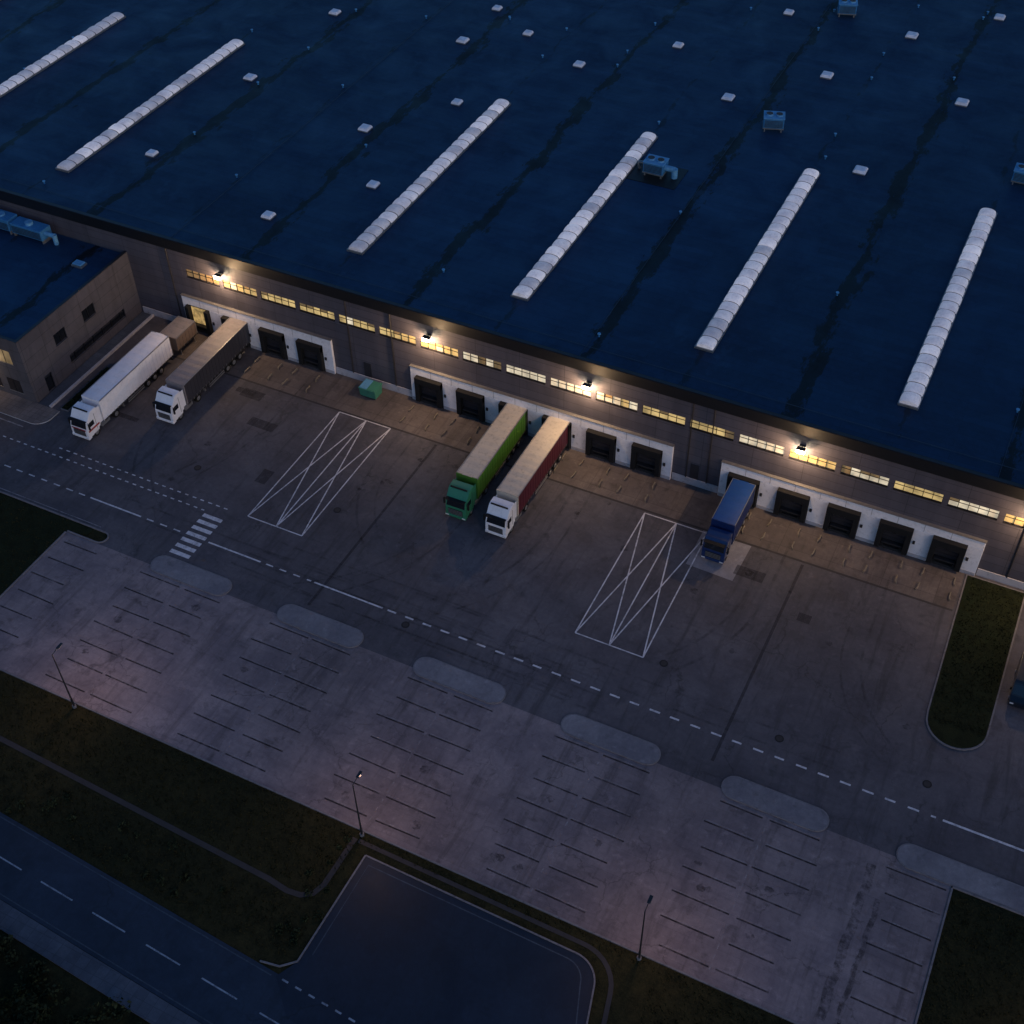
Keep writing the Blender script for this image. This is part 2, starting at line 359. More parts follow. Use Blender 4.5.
# ------------------------------------------------------------------ markings
b=B(); z=.024; yl=69.9
def dashes(x0,x1,y,L,P,w=.16,m='paint'):
    x=x0
    while x<x1-.1:
        b.line(x,y,min(x+L*U(.9,1.05),x1),y,w,z,m); x+=P
dashes(-140,-88.6,yl,.9,1.8); b.line(-88,yl,-81,yl,.19,z,'paint'); dashes(-80.2,-75.3,yl,.9,1.8)
b.line(-72,yl,-65.3,yl,.19,z,'paint'); dashes(-64.6,-59,yl,.9,1.7); b.line(-58.6,yl,-50.4,yl,.19,z,'paint')
dashes(-49.8,6.0,yl,1.0,2.05,.2); b.line(6.6,yl,15.5,yl,.22,z,'paint'); dashes(17,120,yl,1,2.05)
dashes(-96.6,-73,74.9,.5,1.05,.15); dashes(-104,-75.3,73.7,.5,1.05,.15)
b.line(-140,66.75,-84,66.75,.1,z,'paint2')
for i in range(7): b.line(-75.0,67.2+.98*i,-72.5,67.2+.98*i,.5,z+.004,'paint')
b.obj('road_markings')
def hatch(x0,x1,y0,y1,xm):
    global b
    b=B(); w=.14
    for j,(p) in enumerate([(x0,y0,x0,y1),(x1,y0,x1,y1),(x0,y0,x1,y0),(x0,y1,x1,y1),(xm,y0,xm,y1),
        (x0,y0,xm,y1),(xm,y0,x0,y1),(xm,y0,x1,y1),(x1,y0,xm,y1)]):
        b.line(*p,w,.022+.003*j,'paint')
    b.obj('hatched_bay_marking')
hatch(-70.4,-63.4,75.0,94.2,-66.7); hatch(-31.3,-24.0,75.4,94.0,-27.6)
b=B()
for i in range(-1,6):
    cx=-70.85+15.9*i
    for k in range(7):
        y=48.3+2.5*k
        for sx in (-1,1):
            a0,a1=cx+sx*U(.1,.7),cx+sx*(4.9+U(-.5,.5))
            if a0>a1: a0,a1=a1,a0
            a0=max(a0,-86.6); a1=min(a1,8.4)
            if a1-a0<.6: continue
            b.line(a0,y+U(-.05,.05),a1,y+U(-.05,.05),.15,.012,'stall_joint')
            b.line(a0,y+.15,a1,y+.15,.08,.015,'stall_paint')
    y=48
    while y<63.4 and -86.5<cx<8.4: b.line(cx,y,cx,y+.5,.10,.018,'stall_paint'); y+=1.0
b.obj('parking_bay_lines')
b=B(); x=-120
while x<40:
    if not(-38<x<-10): b.line(x,rc(x)-.2,x+3.6,rc(x+3.6)-.2,.13,.0,'paintroad')
    x+=5.85
for s in (-2.75,2.75):
    if s>0: b.line(-400,rc(-400)+s,-39,rc(-39)+s,.1,.002,'paintroad2')
    else: b.line(-400,rc(-400)+s,300,rc(300)+s,.1,.002,'paintroad2')
x=-38
while x<-12: b.line(x,rc(x)+2.9,x+.6,rc(x+.6)+2.9,.16,.004,'paintroad'); x+=1.3
b.obj('lower_road_markings')
for (x,y) in ((-47.2,69.0),(-21.9,75.6),(-62,80),(-9,72),(-80,79),(4.5,73)):
    b=B(); b.cyl((0,0,0),(0,0,.02),.42,'iron',20); b.cyl((0,0,.0),(0,0,.024),.30,'kerbdark',20); b.obj('manhole_cover',loc=(x,y,.003))
random.seed(21)
b=B()
for i in range(7):
    x=U(-95,0); y=U(76,93); w=U(1.2,5); h=U(.6,2.2); a=U(-.03,.03)
    b.flat([(x,y),(x+w,y+a*w),(x+w-a*h,y+h),(x-a*h,y+h)],.0066+.0002*i,'asphalt_patch')
for xx in (-57.5,-13.8): b.line(xx,67,xx+.3,94,.3,.0085,'asphalt_patch')
b.obj('asphalt_repairs')
b=B()
for i in range(46):
    if i<22: x=-70.85+15.9*random.randint(0,4)+random.choice([-1,1])*U(1.5,4.2); y=49.5+2.5*random.randint(0,5)+U(-.4,.4)
    else: x=U(-98,8); y=U(76,99)
    r=U(.2,.55); k=14; pts=[(x+r*U(.7,1.2)*math.cos(2*math.pi*j/k),y+r*U(.6,1.1)*math.sin(2*math.pi*j/k)) for j in range(k)]
    b.flat(pts,.0088+.00003*i,'oil_stain')
for x,y0,y1,w in ((1.9,48,63,.8),(3.2,47.5,60,.45)):
    b.band([(x+math.sin(j*1.7)*.10+.3*j/14,y0+(y1-y0)*j/14) for j in range(15)],w,.0105,'oil_stain')
b.obj('oil_stains')
b=B(); zi=0
for d in (-88.7,-77.7,-61.2,-50.1,-39.1,-16.8,-5.8):
    r=U(14,22); sgn=random.choice([-1,1,1]); ys=U(85,89); off=U(-.4,.4); L=U(30,62)
    for t in (-1,1):
        x0=d+off+t*.98
        pts=[(x0,97-j*(97-ys)/4) for j in range(4)]
        rr=r-sgn*t*.98; cx=d+off+sgn*r
        for j in range(13):
            a=math.radians(L*j/12); pts.append((cx-sgn*rr*math.cos(a),ys-rr*math.sin(a)))
        pts=[p for p in pts if p[1]>67.2]
        b.band(pts,U(.22,.34),.0110+.00015*zi,'tyre_mark_rubber'); zi+=1
for i in range(6):
    y=U(67.4,72.5); x=U(-95,-30); L=U(15,45)
    for t in (0,1.95): b.band([(x+L*j/10,y+t+.2*math.sin(j*.5+i)) for j in range(11)],.25,.0110+.00015*zi,'tyre_mark_rubber'); zi+=1
b.obj('tyre_marks')
random.seed(9)

# ------------------------------------------------------------------ warehouse
YW=100.4; ZT=13.1
wh=empty('warehouse')
XL,XR,YB=-230,95,330
b=B()
b.box(XL,XR,YW,YW+.4,0,8.1,'facade'); b.box(XL,XR,YW,YW+.4,9.3,11.7,'facade')
b.box(XL,-95.8,YW,YW+.4,8.1,9.3,'facade')
b.box(XL,XL+.4,YW+.4,YB,0,12.4,'facade'); b.box(XR-.4,XR,YW+.4,YB,0,12.4,'facade'); b.box(XL,XR,YB,YB+.4,0,12.4,'facade')
b.obj('walls',wh)
b=B(); b.box(XL,XR,YW-.18,YW+.45,11.7,ZT,'darktrim'); b.box(XL,XR,YW-.10,YW+.35,ZT,ZT+.05,'darksteel')
b.box(XL-.05,XL+.45,YW+.45,YB+.4,12.4,ZT,'darktrim'); b.box(XR-.45,XR+.05,YW+.45,YB+.4,12.4,ZT,'darktrim'); b.box(XL,XR,YB-.05,YB+.45,12.4,ZT+.02,'darktrim')
b.obj('parapet',wh)
b=B(); b.flat([(XL+.3,YW+.45),(XR-.3,YW+.45),(XR-.3,YB),(XL+.3,YB)],12.75,'roof')
b.obj('roof',wh)
b=B(); x=-95.8; k=0
while x<XR-6:
    b.box(x,x+.6,YW+.02,YW+.3,8.1,9.3,'facade')
    b.box(x+.6,x+5.5,YW+.28,YW+.36,8.1,9.3,'darktrim')
    b.box(x+.6,x+5.5,YW-.03,YW+.12,8.02,8.1,'darksteel')
    nP=5; w=4.9/nP; seg=random.choice(['w_yel','w_yel','w_white','w_yel','w_white'])
    if -52<x<-38: seg='w_white'
    if x<-92: seg='w_dim'
    for i in range(nP):
        xa=x+.6+i*w
        m=seg if R()<.8 else random.choice(['w_yel','w_white','w_dim'])
        b.box(xa+.03,xa+w-.03,YW+.14,YW+.18,8.2,8.82,m)
        b.box(xa+.03,xa+w-.03,YW+.14,YW+.18,8.87,9.18,m if R()<.8 else 'w_dim')
        b.box(xa-.03,xa+.03,YW+.06,YW+.2,8.1,9.3,'darktrim')
    b.box(x+.6,x+5.5,YW+.08,YW+.17,8.82,8.87,'darktrim')
    x+=5.5
b.box(x,XR,YW+.02,YW+.3,8.1,9.3,'facade')
b.obj('strip_windows',wh)
docks=[]
def group(xa,xb,doors,top,nm,lit=()):
    b=B(); yo=YW-.35; h=3.95; hw=1.75
    xs=[xa]
    for d in doors: xs+= [d-hw,d+hw]
    xs.append(xb)
    for i in range(0,len(xs),2): b.bbox(xs[i],xs[i+1],yo,YW-.003,0,h,'white',.02)
    b.bbox(xa,xb,yo-.003,YW-.003,h+.003,top,'white',.03)
    b.box(xa-.05,xb+.05,yo-.06,YW-.003,top,top+.08,'steel')
    k=xa+2.75
    while k<xb-1: b.box(k-.02,k+.02,yo-.012,yo-.0035,h+.02,top-.02,'steel'); k+=2.75
    for i in range(0,len(xs),2):
        if xs[i+1]-xs[i]>.5: b.box(xs[i]+.05,xs[i+1]-.05,yo-.03,yo-.002,0,.45,'plinth')
    b.obj(nm,wh)
    b=B()
    for d in doors:
        m='doorlit' if d in lit else 'door'
        b.box(d-1.7,d+1.7,YW-.12,YW-.02,.05,3.9,'black')
        for k in range(5): b.box(d-1.35,d+1.35,YW-.18,YW-.13,1.2+.5*k,1.66+.5*k,m)
        if d not in lit: b.box(d-.35,d+.1,YW-.20,YW-.182,2.3,2.5,'glass')
        b.bbox(d-1.74,d-1.18,yo-.55,YW-.2,.35,3.9,'black',.03); b.bbox(d+1.18,d+1.74,yo-.55,YW-.2,.35,3.9,'black',.03)
        if d not in lit: b.bbox(d-1.74,d+1.74,yo-.57,YW-.2,3.05,3.93,'black',.03)
        b.box(d-1.1,d+1.1,yo-.25,YW-.19,.95,1.13,'darksteel')
        b.box(d-1.15,d-.85,yo-.33,yo,.55,.94,'black'); b.box(d+.85,d+1.15,yo-.33,yo,.55,.94,'black')
        b.box(d-1.7,d+1.7,yo-.02,YW-.2,.02,.34,'chassis')
        b.box(d+1.95,d+2.2,yo-.12,yo-.005,1.9,2.3,'darksteel')
    b.obj('dock_doors',wh)
    docks.extend(doors)
group(-96.6,-74.6,[-94.3,-88.75,-83.2,-77.7],5.15,'dock_surround',(-94.3,))
group(-63.7,-30.7,[-61.2,-55.65,-50.1,-44.6,-39.1,-33.6],5.05,'dock_surround')
group(-25.1,3.0,[-22.4,-16.85,-11.35,-5.8,-.3],5.0,'dock_surround')
group(20,48,[22.7,28.2,33.7,39.2,44.7],5.0,'dock_surround')
b=B()
for xa,xb in ((-74.5,-63.8),(-30.6,-25.2),(3.1,19.9),(48.1,94),(-103.9,-96.7)):
    b.bbox(xa,xb,YW-.12,YW-.003,0,1.0,'plinth',.02)
for x in (-97.6,-72,-66,-29,-26.6,6,14,17.5):
    b.cyl((x,YW-.12,1.0),(x,YW-.12,11.7),.07,'darksteel',8)
b.box(-70.4,-69.4,YW-.06,YW-.003,1.003,3.1,'door'); b.box(-28.6,-27.6,YW-.06,YW-.003,1.003,3.1,'door')
b.obj('plinth_and_pipes',wh)
def light(name,loc,p,col,parent=None,r=.2):
    L=bpy.data.lights.new(name,'POINT'); L.energy=p; L.color=col
    L.shadow_soft_size=r
    o=bpy.data.objects.new(name,L); scene.collection.objects.link(o); o.location=loc
    if parent: o.parent=parent
    return o
for x in (-89.6,-60.9,-41.0,-17.0,7,30):
    b=B(); b.box(x-.3,x+.3,YW-.35,YW-.003,10.25,10.42,'darksteel'); b.box(x-.06,x+.06,YW-.6,YW-.3,10.3,10.38,'darksteel')
    b.bbox(x-.45,x+.45,YW-1.0,YW-.4,10.36,10.44,'darksteel',.02)
    b.add([(x-.43,YW-1.02,10.42),(x+.43,YW-1.02,10.42),(x+.43,YW-1.02,10.0),(x-.43,YW-1.02,10.0),(x-.43,YW-.5,9.95),(x+.43,YW-.5,9.95)],[(3,2,1,0),(4,5,2,3)],'lamp')
    b.obj('wall_lamp_fixture',wh)
    light('wall_lamp_light',(x,YW-1.25,9.8),1900,(1,.63,.34),wh,.2)
b=B()
for d in docks:
    for s in (-1,1):
        for y0 in (95.7,97.9):
            x=d+s*1.6
            b.cyl((x,y0+.9,.22),(x,y0+.2,.22),.07,'tan',8); b.cyl((x,y0+.2,.22),(x+s*.12,y0-.1,.2),.07,'tan',8)
            b.cyl((x,y0+.9,0),(x,y0+.9,.22),.07,'tan',8); b.cyl((x+s*.12,y0-.1,0),(x+s*.12,y0-.1,.2),.07,'tan',8)
b.obj('wheel_guides')
def skylight(x,y0,y1,wd=.98):
    b=B(); L=y1-y0; n=23; s=L/n; zr=12.75
    b.box(x-wd-.1,x+wd+.1,y0-.1,y1+.1,zr-.02,zr+.25,'steel')
    for i in range(n):
        g=.06; ya=y0+i*s+g; yb=y0+(i+1)*s-g; j=U(-.025,.025); hh=.55+U(-.04,.05); K=8; ww=wd*U(.97,1.03)
        rows=[(ya,.93,.80),(ya+.25,1.0,.97),((ya+yb)/2,1.02,1.05),(yb-.25,1.0,.97),(yb,.93,.80)]
        vs=[]
        for yy,kw,kh in rows:
            for k in range(K+1):
                vs.append((x+j+ww*kw*math.cos(math.pi*k/K),yy,zr+.25+hh*kh*math.sin(math.pi*k/K)**.8))
        q=K+1; fs=[]
        for r in range(4): fs+=[(k+r*q,k+1+r*q,k+1+(r+1)*q,k+(r+1)*q) for k in range(K)]
        fs+=[tuple(range(q))[::-1],tuple(range(4*q,5*q))]
        b.add(vs,fs,random.choice(['skylight_pane','skylight_pane','skylight_pane_dull','skylight_pane_bright']))
        K2=8; pr=[(x+wd*.97*math.cos(math.pi*k/K2),zr+.25+.40*math.sin(math.pi*k/K2)**.8) for k in range(K2+1)]
        vs=[(p[0],yb+.005,p[1]) for p in pr]+[(p[0],yb+2*g-.005,p[1]) for p in pr]
        b.add(vs,[(k,k+1,k+1+K2+1,k+K2+1) for k in range(K2)],'darksteel')
    b.obj('ridge_skylight',wh)
for x in (-164.1,-141.8,-119.5,-75.0,-53.1,-30.8,-8.5,13.8,36): skylight(x,107.9,148.2)
vents=[(-111.5,139.5),(-111.3,116.2),(-88.9,133.8),(-80.9,145.4),(-80.6,121.8),(-88.8,110.1),(-111.6,162.9),(-89,162.6),(-89.2,174.6),(-81.1,168.8),(-70,162.8),(-59.1,174.4),(-47.1,162.4),(-36.5,174.4),(-25.3,151.1),(-28.6,191.8),(-17.4,174.4),(-47.6,191.8),(-18,203.3),(-3,203),(5,128),(5,151)]
b=B()
for x,y in vents:
    s=.72+U(-.08,.1)
    b.box(x-s,x+s,y-s,y+s,12.74,12.92,'steel')
    bm=bmesh.new(); bmesh.ops.create_cube(bm,size=1)
    for v in bm.verts:
        k=.78 if v.co.z>0 else 1.0
        v.co=Vector((x+v.co.x*2*s*1.08*k,y+v.co.y*2*s*1.08*k,12.92+(.34 if v.co.z>0 else 0)))
    bmesh.ops.bevel(bm,geom=bm.edges[:],offset=.06,segments=2,affect='EDGES'); b.bm(bm,'ventw')
b.obj('roof_vents',wh)
b=B()
for i in range(70):
    x=-64.3+22.3*random.randint(-4,4)+U(-1,1)+random.choice([0,11]); y=U(104,205)
    b.cyl((x,y,12.7),(x,y,13.1),.11,'hvac',8); b.cyl((x,y,13.1),(x,y,13.18),.2,'hvac2',8)
b.obj('roof_pipes',wh)
b=B()
for x in (-97,-42.6,2): b.cyl((x,101,12.85),(x,205,12.85),.03,'wire',5)
b.cyl((-200,103,12.9),(90,103,12.9),.03,'wire',5)
b.obj('roof_conductors',wh)
def hvac(x,y,kind=0,rot=0):
    b=B(); z=0
    if kind==1:
        b.box(-3.3,3.6,-2.6,2.6,-.02,.06,'darktrim')
    for sx in (-1.1,1.1):
        for sy in (-.9,.9): b.box(sx-.08,sx+.08,sy-.08,sy+.08,0,.5,'steel')
    b.box(-1.4,1.4,-1.1,1.1,.45,.58,'steel')
    b.bbox(-1.35,1.35,-1.05,1.05,.58,1.9,'hvac',.06)
    b.bbox(-1.42,1.42,-1.12,1.12,1.9,2.0,'hvac2',.03)
    for sx in (-.65,.65):
        b.cyl((sx,0,2.0),(sx,0,2.22),.52,'hvac2',20); b.cyl((sx,0,2.221),(sx,0,2.23),.44,'black',20)
        for k in range(4): b.box(sx-.42,sx+.42,-.02+.2*k-.3,.02+.2*k-.3,2.235,2.25,'steel')
    for k in range(6): b.box(-1.2,1.2,-1.09,-1.06,.75+.17*k,.83+.17*k,'darksteel')
    if kind==1:
        b.cyl((1.35,0,1.2),(2.6,0,1.2),.38,'hvac2',14); b.cyl((2.6,0,1.35),(2.6,0,0),.40,'hvac2',14)
        b.cyl((-1.35,.4,1.0),(-2.4,.4,1.0),.2,'steel',10); b.cyl((-2.4,.4,1.1),(-2.4,.4,0),.2,'steel',10)
    b.obj('rooftop_hvac_unit',loc=(x,y,12.76),rot=rot)
hvac(-38.9,157.0,0,.3); hvac(-39.5,195.1,0,.3); hvac(-49.0,139.6,1); hvac(-6.0,157)

# ------------------------------------------------------------------ office
of=empty('office_building'); OX=-104.2; OY=80.0; OH=9.2
b=B(); b.box(-170,OX-.3,OY,OY+.3,0,OH,'officewall')
def wallx(b,x0,x1,y0,y1,z0,z1,ops,m):
    ys=sorted(set([y0,y1]+[o[0] for o in ops]+[o[1] for o in ops])); zs=sorted(set([z0,z1]+[o[2] for o in ops]+[o[3] for o in ops]))
    for i in range(len(ys)-1):
        for j in range(len(zs)-1):
            cy=(ys[i]+ys[i+1])/2; cz=(zs[j]+zs[j+1])/2
            if any(o[0]<cy<o[1] and o[2]<cz<o[3] for o in ops): continue
            b.box(x0,x1,ys[i],ys[i+1],zs[j],zs[j+1],m)
ops=[(85.4,87.4,4.9,6.5),(90.6,92.8,4.9,6.5),(86.8,97.4,1.3,2.5),(82.2,83.4,.14,2.5)]
wallx(b,OX-.3,OX,OY,YW-.01,0,OH,ops,'officewall')
b.obj('walls',of)
b=B()
for o in ops:
    b.box(OX-.2,OX-.16,o[0],o[1],o[2],o[3],'glass')
    b.box(OX-.15,OX-.08,o[0],o[0]+.07,o[2],o[3],'darktrim'); b.box(OX-.15,OX-.08,o[1]-.07,o[1],o[2],o[3],'darktrim')
    b.box(OX-.15,OX-.082,o[0]+.07,o[1]-.07,o[3]-.07,o[3],'darktrim'); b.box(OX-.06,OX+.05,o[0]-.05,o[1]+.05,o[2]-.05,o[2]-.001,'darksteel')
    k=o[0]+1.0
    while k<o[1]-.5: b.box(OX-.15,OX-.084,k,k+.06,o[2],o[3]-.07,'darktrim'); k+=1.75
for zz in (1.0,5.4):
    x=-106
    while x>-150:
        m=random.choice(['w_dim','w_dark','w_dim','w_dark'])
        b.box(x-2.0,x,OY-.03,OY-.005,zz,zz+1.9,m); b.box(x-2.08,x+.08,OY-.06,OY-.031,zz-.1,zz-.002,'steel'); b.box(x-1.04,x-.96,OY-.06,OY-.031,zz,zz+1.9,'darktrim'); x-=3.2
b.obj('windows',of)
b=B(); b.flat([(-170,OY+.2),(OX-.2,OY+.2),(OX-.2,YW-.01),(-170,YW-.01)],8.75,'roof'); b.obj('roof',of)
b=B(); b.box(-170,OX+.06,OY-.06,OY+.36,OH,OH+.08,'darksteel'); b.box(OX-.36,OX+.06,OY+.36,YW-.01,OH,OH+.08,'darksteel'); b.obj('coping',of)
b=B()
b.bbox(-109,-107.4,95.4,96.6,8.74,9.0,'steel',.03); b.bbox(-108.9,-107.5,95.5,96.5,9.0,9.2,'hvac2',.08)
b.obj('roof_hatch',of)
b=B()
for i,(xa,xb) in enumerate(((-128,-124.2),(-124,-120.5),(-120.2,-115.2))):
    b.bbox(xa,xb,97.6,99.5,.5-(.003*i),1.9+.2*(i%2),'hvac',.06)
    for k in range(5): b.box(xa+.2,xb-.2,97.56,97.59,.7+.2*k,.8+.2*k,'darksteel')
    b.cyl(((xa+xb)/2,98.5,1.9),((xa+xb)/2,98.5,2.3),.5,'hvac2',16)
    b.box(xa+.1,xa+.25,97.7,99.4,0,.5,'steel'); b.box(xb-.25,xb-.1,97.7,99.4,0,.5,'steel')
b.cyl((-115.2,98.5,1.2),(-113.9,98.5,1.2),.3,'hvac2',12); b.cyl((-113.9,98.5,1.35),(-113.9,98.5,0),.31,'hvac2',12)
b.obj('rooftop_air_handling_unit',loc=(0,0,8.76))
light('office_entrance_light',(-111,78.8,3.4),150,(1,.68,.36),of,.2)

# ------------------------------------------------------------------ vehicles
def wheel(b,x,y,r=.5,w=.3,s=1):
    b.cyl((x-w/2,y,r),(x+w/2,y,r),r,'tyre',20)
    b.cyl((x+s*(w/2-.0),y,r),(x+s*(w/2+.012),y,r),r*.6,'rim',14); b.cyl((x+s*(w/2+.012),y,r),(x+s*(w/2+.08),y,r),r*.25,'rim',10)
def cab(b,c,high=True,stripe=None):
    W=1.24; top=3.75 if high else 3.05
    prof=[(.12,.38),(.0,.55),(0,1.25),(.04,1.75),(.36,2.75),(.62,3.05)]
    prof+= [(1.05,top-.08),(1.5,top),(2.2,top),(2.25,1.05),(2.15,.95),(1.98,.95),(1.9,.6),(.9,.6),(.85,.38)]
    b.profx(prof,-W,W,c,.05)
    def q(y,z,o): return (y-o,z+o*.3)
    pts=[q(.075,1.85,.03),q(.34,2.70,.03)]
    b.add([(-1.1,*pts[0]),(1.1,*pts[0]),(1.02,*pts[1]),(-1.02,*pts[1])],[(0,1,2,3)],'glass')
    b.box(-1.15,1.15,-.12,.35,2.80,2.86,'black')
    b.box(-.85,.85,-.03,-.005,.75,1.55,'chassis')
    for k in range(4): b.box(-.83,.83,-.05,-.031,.84+.18*k,.90+.18*k,'steel')
    b.bbox(-1.25,1.25,-.08,.25,.36,.70,c,.04)
    for s in (-1,1):
        b.box(s*1.0-.2,s*1.0+.2,-.10,-.081,.48,.64,'headl')
        b.box(s*1.245-.003,s*1.245+.003,.55,1.35,1.85,2.5,'glass')
        b.box(s*1.25-.005,s*1.25+.005,1.6,1.64,1.0,3.2 if high else 2.9,'chassis')
        b.bbox(s*1.46-.08,s*1.46+.08,.18,.38,1.75,2.6,'black',.03)
        b.cyl((s*1.2,.4,2.6),(s*1.46,.3,2.55),.03,'black',6); b.cyl((s*1.2,.4,1.8),(s*1.46,.3,1.85),.03,'black',6)
        b.box(s*1.22-.1,s*1.22+.1,.45,.8,.45,.58,'chassis')
        if high: b.box(s*1.15-.02,s*1.15+.02,2.25,2.75,1.2,3.5,c)
    if stripe:
        b.box(-1.0,1.0,-.035,-.012,1.6,1.74,stripe)
        for s in (-1,1): b.box(s*1.253-.004,s*1.253+.004,.2,2.1,1.3,1.55,stripe)
    if high: b.box(-1.0,1.0,1.0,1.12,top-.02,top+.12,'black')
    wheel(b,-1.05,1.4,.5,.32,-1); wheel(b,1.05,1.4,.5,.32,1)
def box_body(b,y0,y1,side,roof,front=None,z0=1.15,z1=4.0,ribs=True):
    W=1.275
    b.box(-W,W,y0,y1,z0,z1-.05,side)
    n=int((y1-y0)/1.1); s=(y1-y0)/n
    for i in range(n):
        ya=y0+i*s; yb=ya+s; d=.03+U(0,.03)
        vs=[]; K=6
        for yy,dz in ((ya,0),((ya+yb)/2,-d),(yb,0)):
            for k in range(K+1):
                t=-1+2*k/K; vs.append((t*(W-.04),yy,z1-.02+.07*(1-t*t)+dz*(1-t*t*.6)))
        q=K+1; b.add(vs,[(k,k+1,k+1+q,k+q) for k in range(K)]+[(k+q,k+1+q,k+1+2*q,k+2*q) for k in range(K)],roof)
    for sx in (-1,1): b.box(sx*W-.04,sx*W+.02,y0,y1,z1-.09,z1+.02,'rim')
    b.box(-W-.01,W+.01,y0-.03,y0+.08,z0-.1,z1+.03,front or side); b.box(-W-.01,W+.01,y1-.08,y1+.03,z0-.1,z1+.03,'rim')
    b.box(-W-.012,W+.012,y0,y1,z0-.12,z0+.05,'chassis')
    if ribs:
        k=y0+.6
        while k<y1-.2:
            for sx in (-1,1): b.box(sx*(W+.012)-.012,sx*(W+.012)+.012,k,k+.05,z0,z1-.1,side)
            if R()<.9:
                for sx in (-1,1): b.box(sx*(W+.02)-.008,sx*(W+.02)+.008,k+.0,k+.05,z0-.1,z0+.25,'rim')
            k+=.62
    b.box(-.9,.9,y0+.2,y1-.1,z0-.32,z0-.12,'chassis')
def semi(x,y,cabc,side,roof,front=None,stripe=None,L=16.4,rot=0,name='semi_truck'):
    b=B(); cab(b,cabc,True,stripe)
    b.box(-.42,-.3,1.8,6.2,.75,1.0,'chassis'); b.box(.3,.42,1.8,6.2,.75,1.0,'chassis'); b.box(-.3,.3,2.4,2.6,.75,.95,'chassis')
    b.bbox(-.6,.6,4.3,5.4,1.0,1.08,'darksteel',.02)
    for s in (-1,1):
        b.bbox(s*.95-.3,s*.95+.3,2.4,3.9,.45,1.0,'rim',.1,2)
        wheel(b,s*1.05,5.0,.5,.34,s); wheel(b,s*.72,5.0,.5,.3,s)
        b.box(s*1.0-.3,s*1.0+.3,4.35,5.65,1.03,1.07,'chassis')
    box_body(b,2.95,L,side,roof,front)
    for yy in (L-5.2,L-3.9,L-2.6):
        for s in (-1,1): wheel(b,s*1.05,yy,.5,.38,s)
        b.cyl((-1,yy,.5),(1,yy,.5),.08,'chassis',8)
    for s in (-1,1):
        b.box(s*.7-.06,s*.7+.06,6.8,6.95,.15,1.0,'steel'); b.box(s*.7-.15,s*.7+.15,6.75,7.0,.05,.15,'steel')
        b.box(s*1.24-.02,s*1.24+.02,7.3,L-6,.45,.60,'rim'); b.box(s*1.24-.02,s*1.24+.02,7.3,L-6,.75,.88,'rim')
        b.box(s*1.1-.12,s*1.1+.12,L+.03,L+.06,.9,1.03,'redl')
    b.box(-1.2,1.2,L-.25,L-.1,.45,.6,'chassis')
    b.obj(name,loc=(x,y,.016),rot=rot)
semi(-95.1,77.2,'cabwhite','tr_white','tr_white','tr_white','stripe',rot=.008)
semi(-87.9,83.7,'cabwhite','tr_grey','rf_brown','rf_brown',rot=.012)
semi(-49.5,84.3,'cabgreen','tr_green','rf_cream','tr_green',L=16.0,rot=.01)
semi(-44.4,83.8,'cabwhite','tr_red','rf_cream','rf_cream',rot=-.004)
b=B(); cab(b,'cabblue',False)
L=9.3; b.box(-.42,-.3,1.8,L,.75,1.0,'chassis'); b.box(.3,.42,1.8,L,.75,1.0,'chassis')
box_body(b,2.5,L,'tr_blue','tr_blue2','tr_blue',1.1,3.75)
for s in (-1,1):
    wheel(b,s*1.05,6.6,.5,.34,s); wheel(b,s*.72,6.6,.5,.3,s); wheel(b,s*1.05,7.9,.5,.34,s)
    b.bbox(s*.95-.28,s*.95+.28,2.8,4.0,.45,.95,'rim',.08); b.box(s*1.24-.02,s*1.24+.02,4.2,5.8,.5,.7,'rim')
b.obj('box_truck',loc=(-22.2,90.2,.01))
b=B(); box_body(b,0,4.0,'brown','rf_brown','brown',1.1,2.9)
for s in (-1,1):
    for yy in (.6,3.4): b.box(s*1.1-.06,s*1.1+.06,yy-.06,yy+.06,0,.99,'steel'); b.box(s*1.1-.15,s*1.1+.15,yy-.15,yy+.15,0,.04,'steel')
b.obj('swap_body_container',loc=(-95.2,94.6,.004))
b=B(); b.profx([(-.75,.15),(-.9,1.35),(.9,1.35),(.75,.15)],-1.1,1.1,'green',.03)
b.box(-1.15,1.15,-.95,.95,1.35,1.43,'green'); b.box(-1.05,-.05,-.85,.85,1.43,1.50,'hvac2'); b.box(.05,1.05,-.85,.85,1.43,1.49,'green')
for sx in (-.9,.9):
    for sy in (-.6,.6): b.cyl((sx-.05,sy,.1),(sx+.05,sy,.1),.1,'tyre',10)
b.obj('waste_container',loc=(-68.6,98.6,.004))
b=B()
b.profx([(.1,.35),(0,.6),(.05,1.05),(.75,1.25),(1.45,2.15),(1.8,2.35),(5.4,2.4),(5.55,2.2),(5.6,.6),(5.5,.35)],-.98,.98,'vandark',.06)
b.add([(-.85,.78-.02,1.32),(.85,.78-.02,1.32),(.75,1.42-.02,2.12),(-.75,1.42-.02,2.12)],[(0,1,2,3)],'glass')
for s in (-1,1):
    b.box(s*.985-.003,s*.985+.003,1.5,2.4,1.35,2.0,'glass'); b.box(s*.7-.18,s*.7+.18,-.01,.06,.75,.92,'headl')
    b.bbox(s*1.12-.08,s*1.12+.08,1.25,1.4,1.2,1.5,'black',.02)
    for yy in (1.1,4.5): wheel(b,s*.88,yy,.35,.24,s)
b.obj('parked_van',loc=(10.2,84.6,.004))

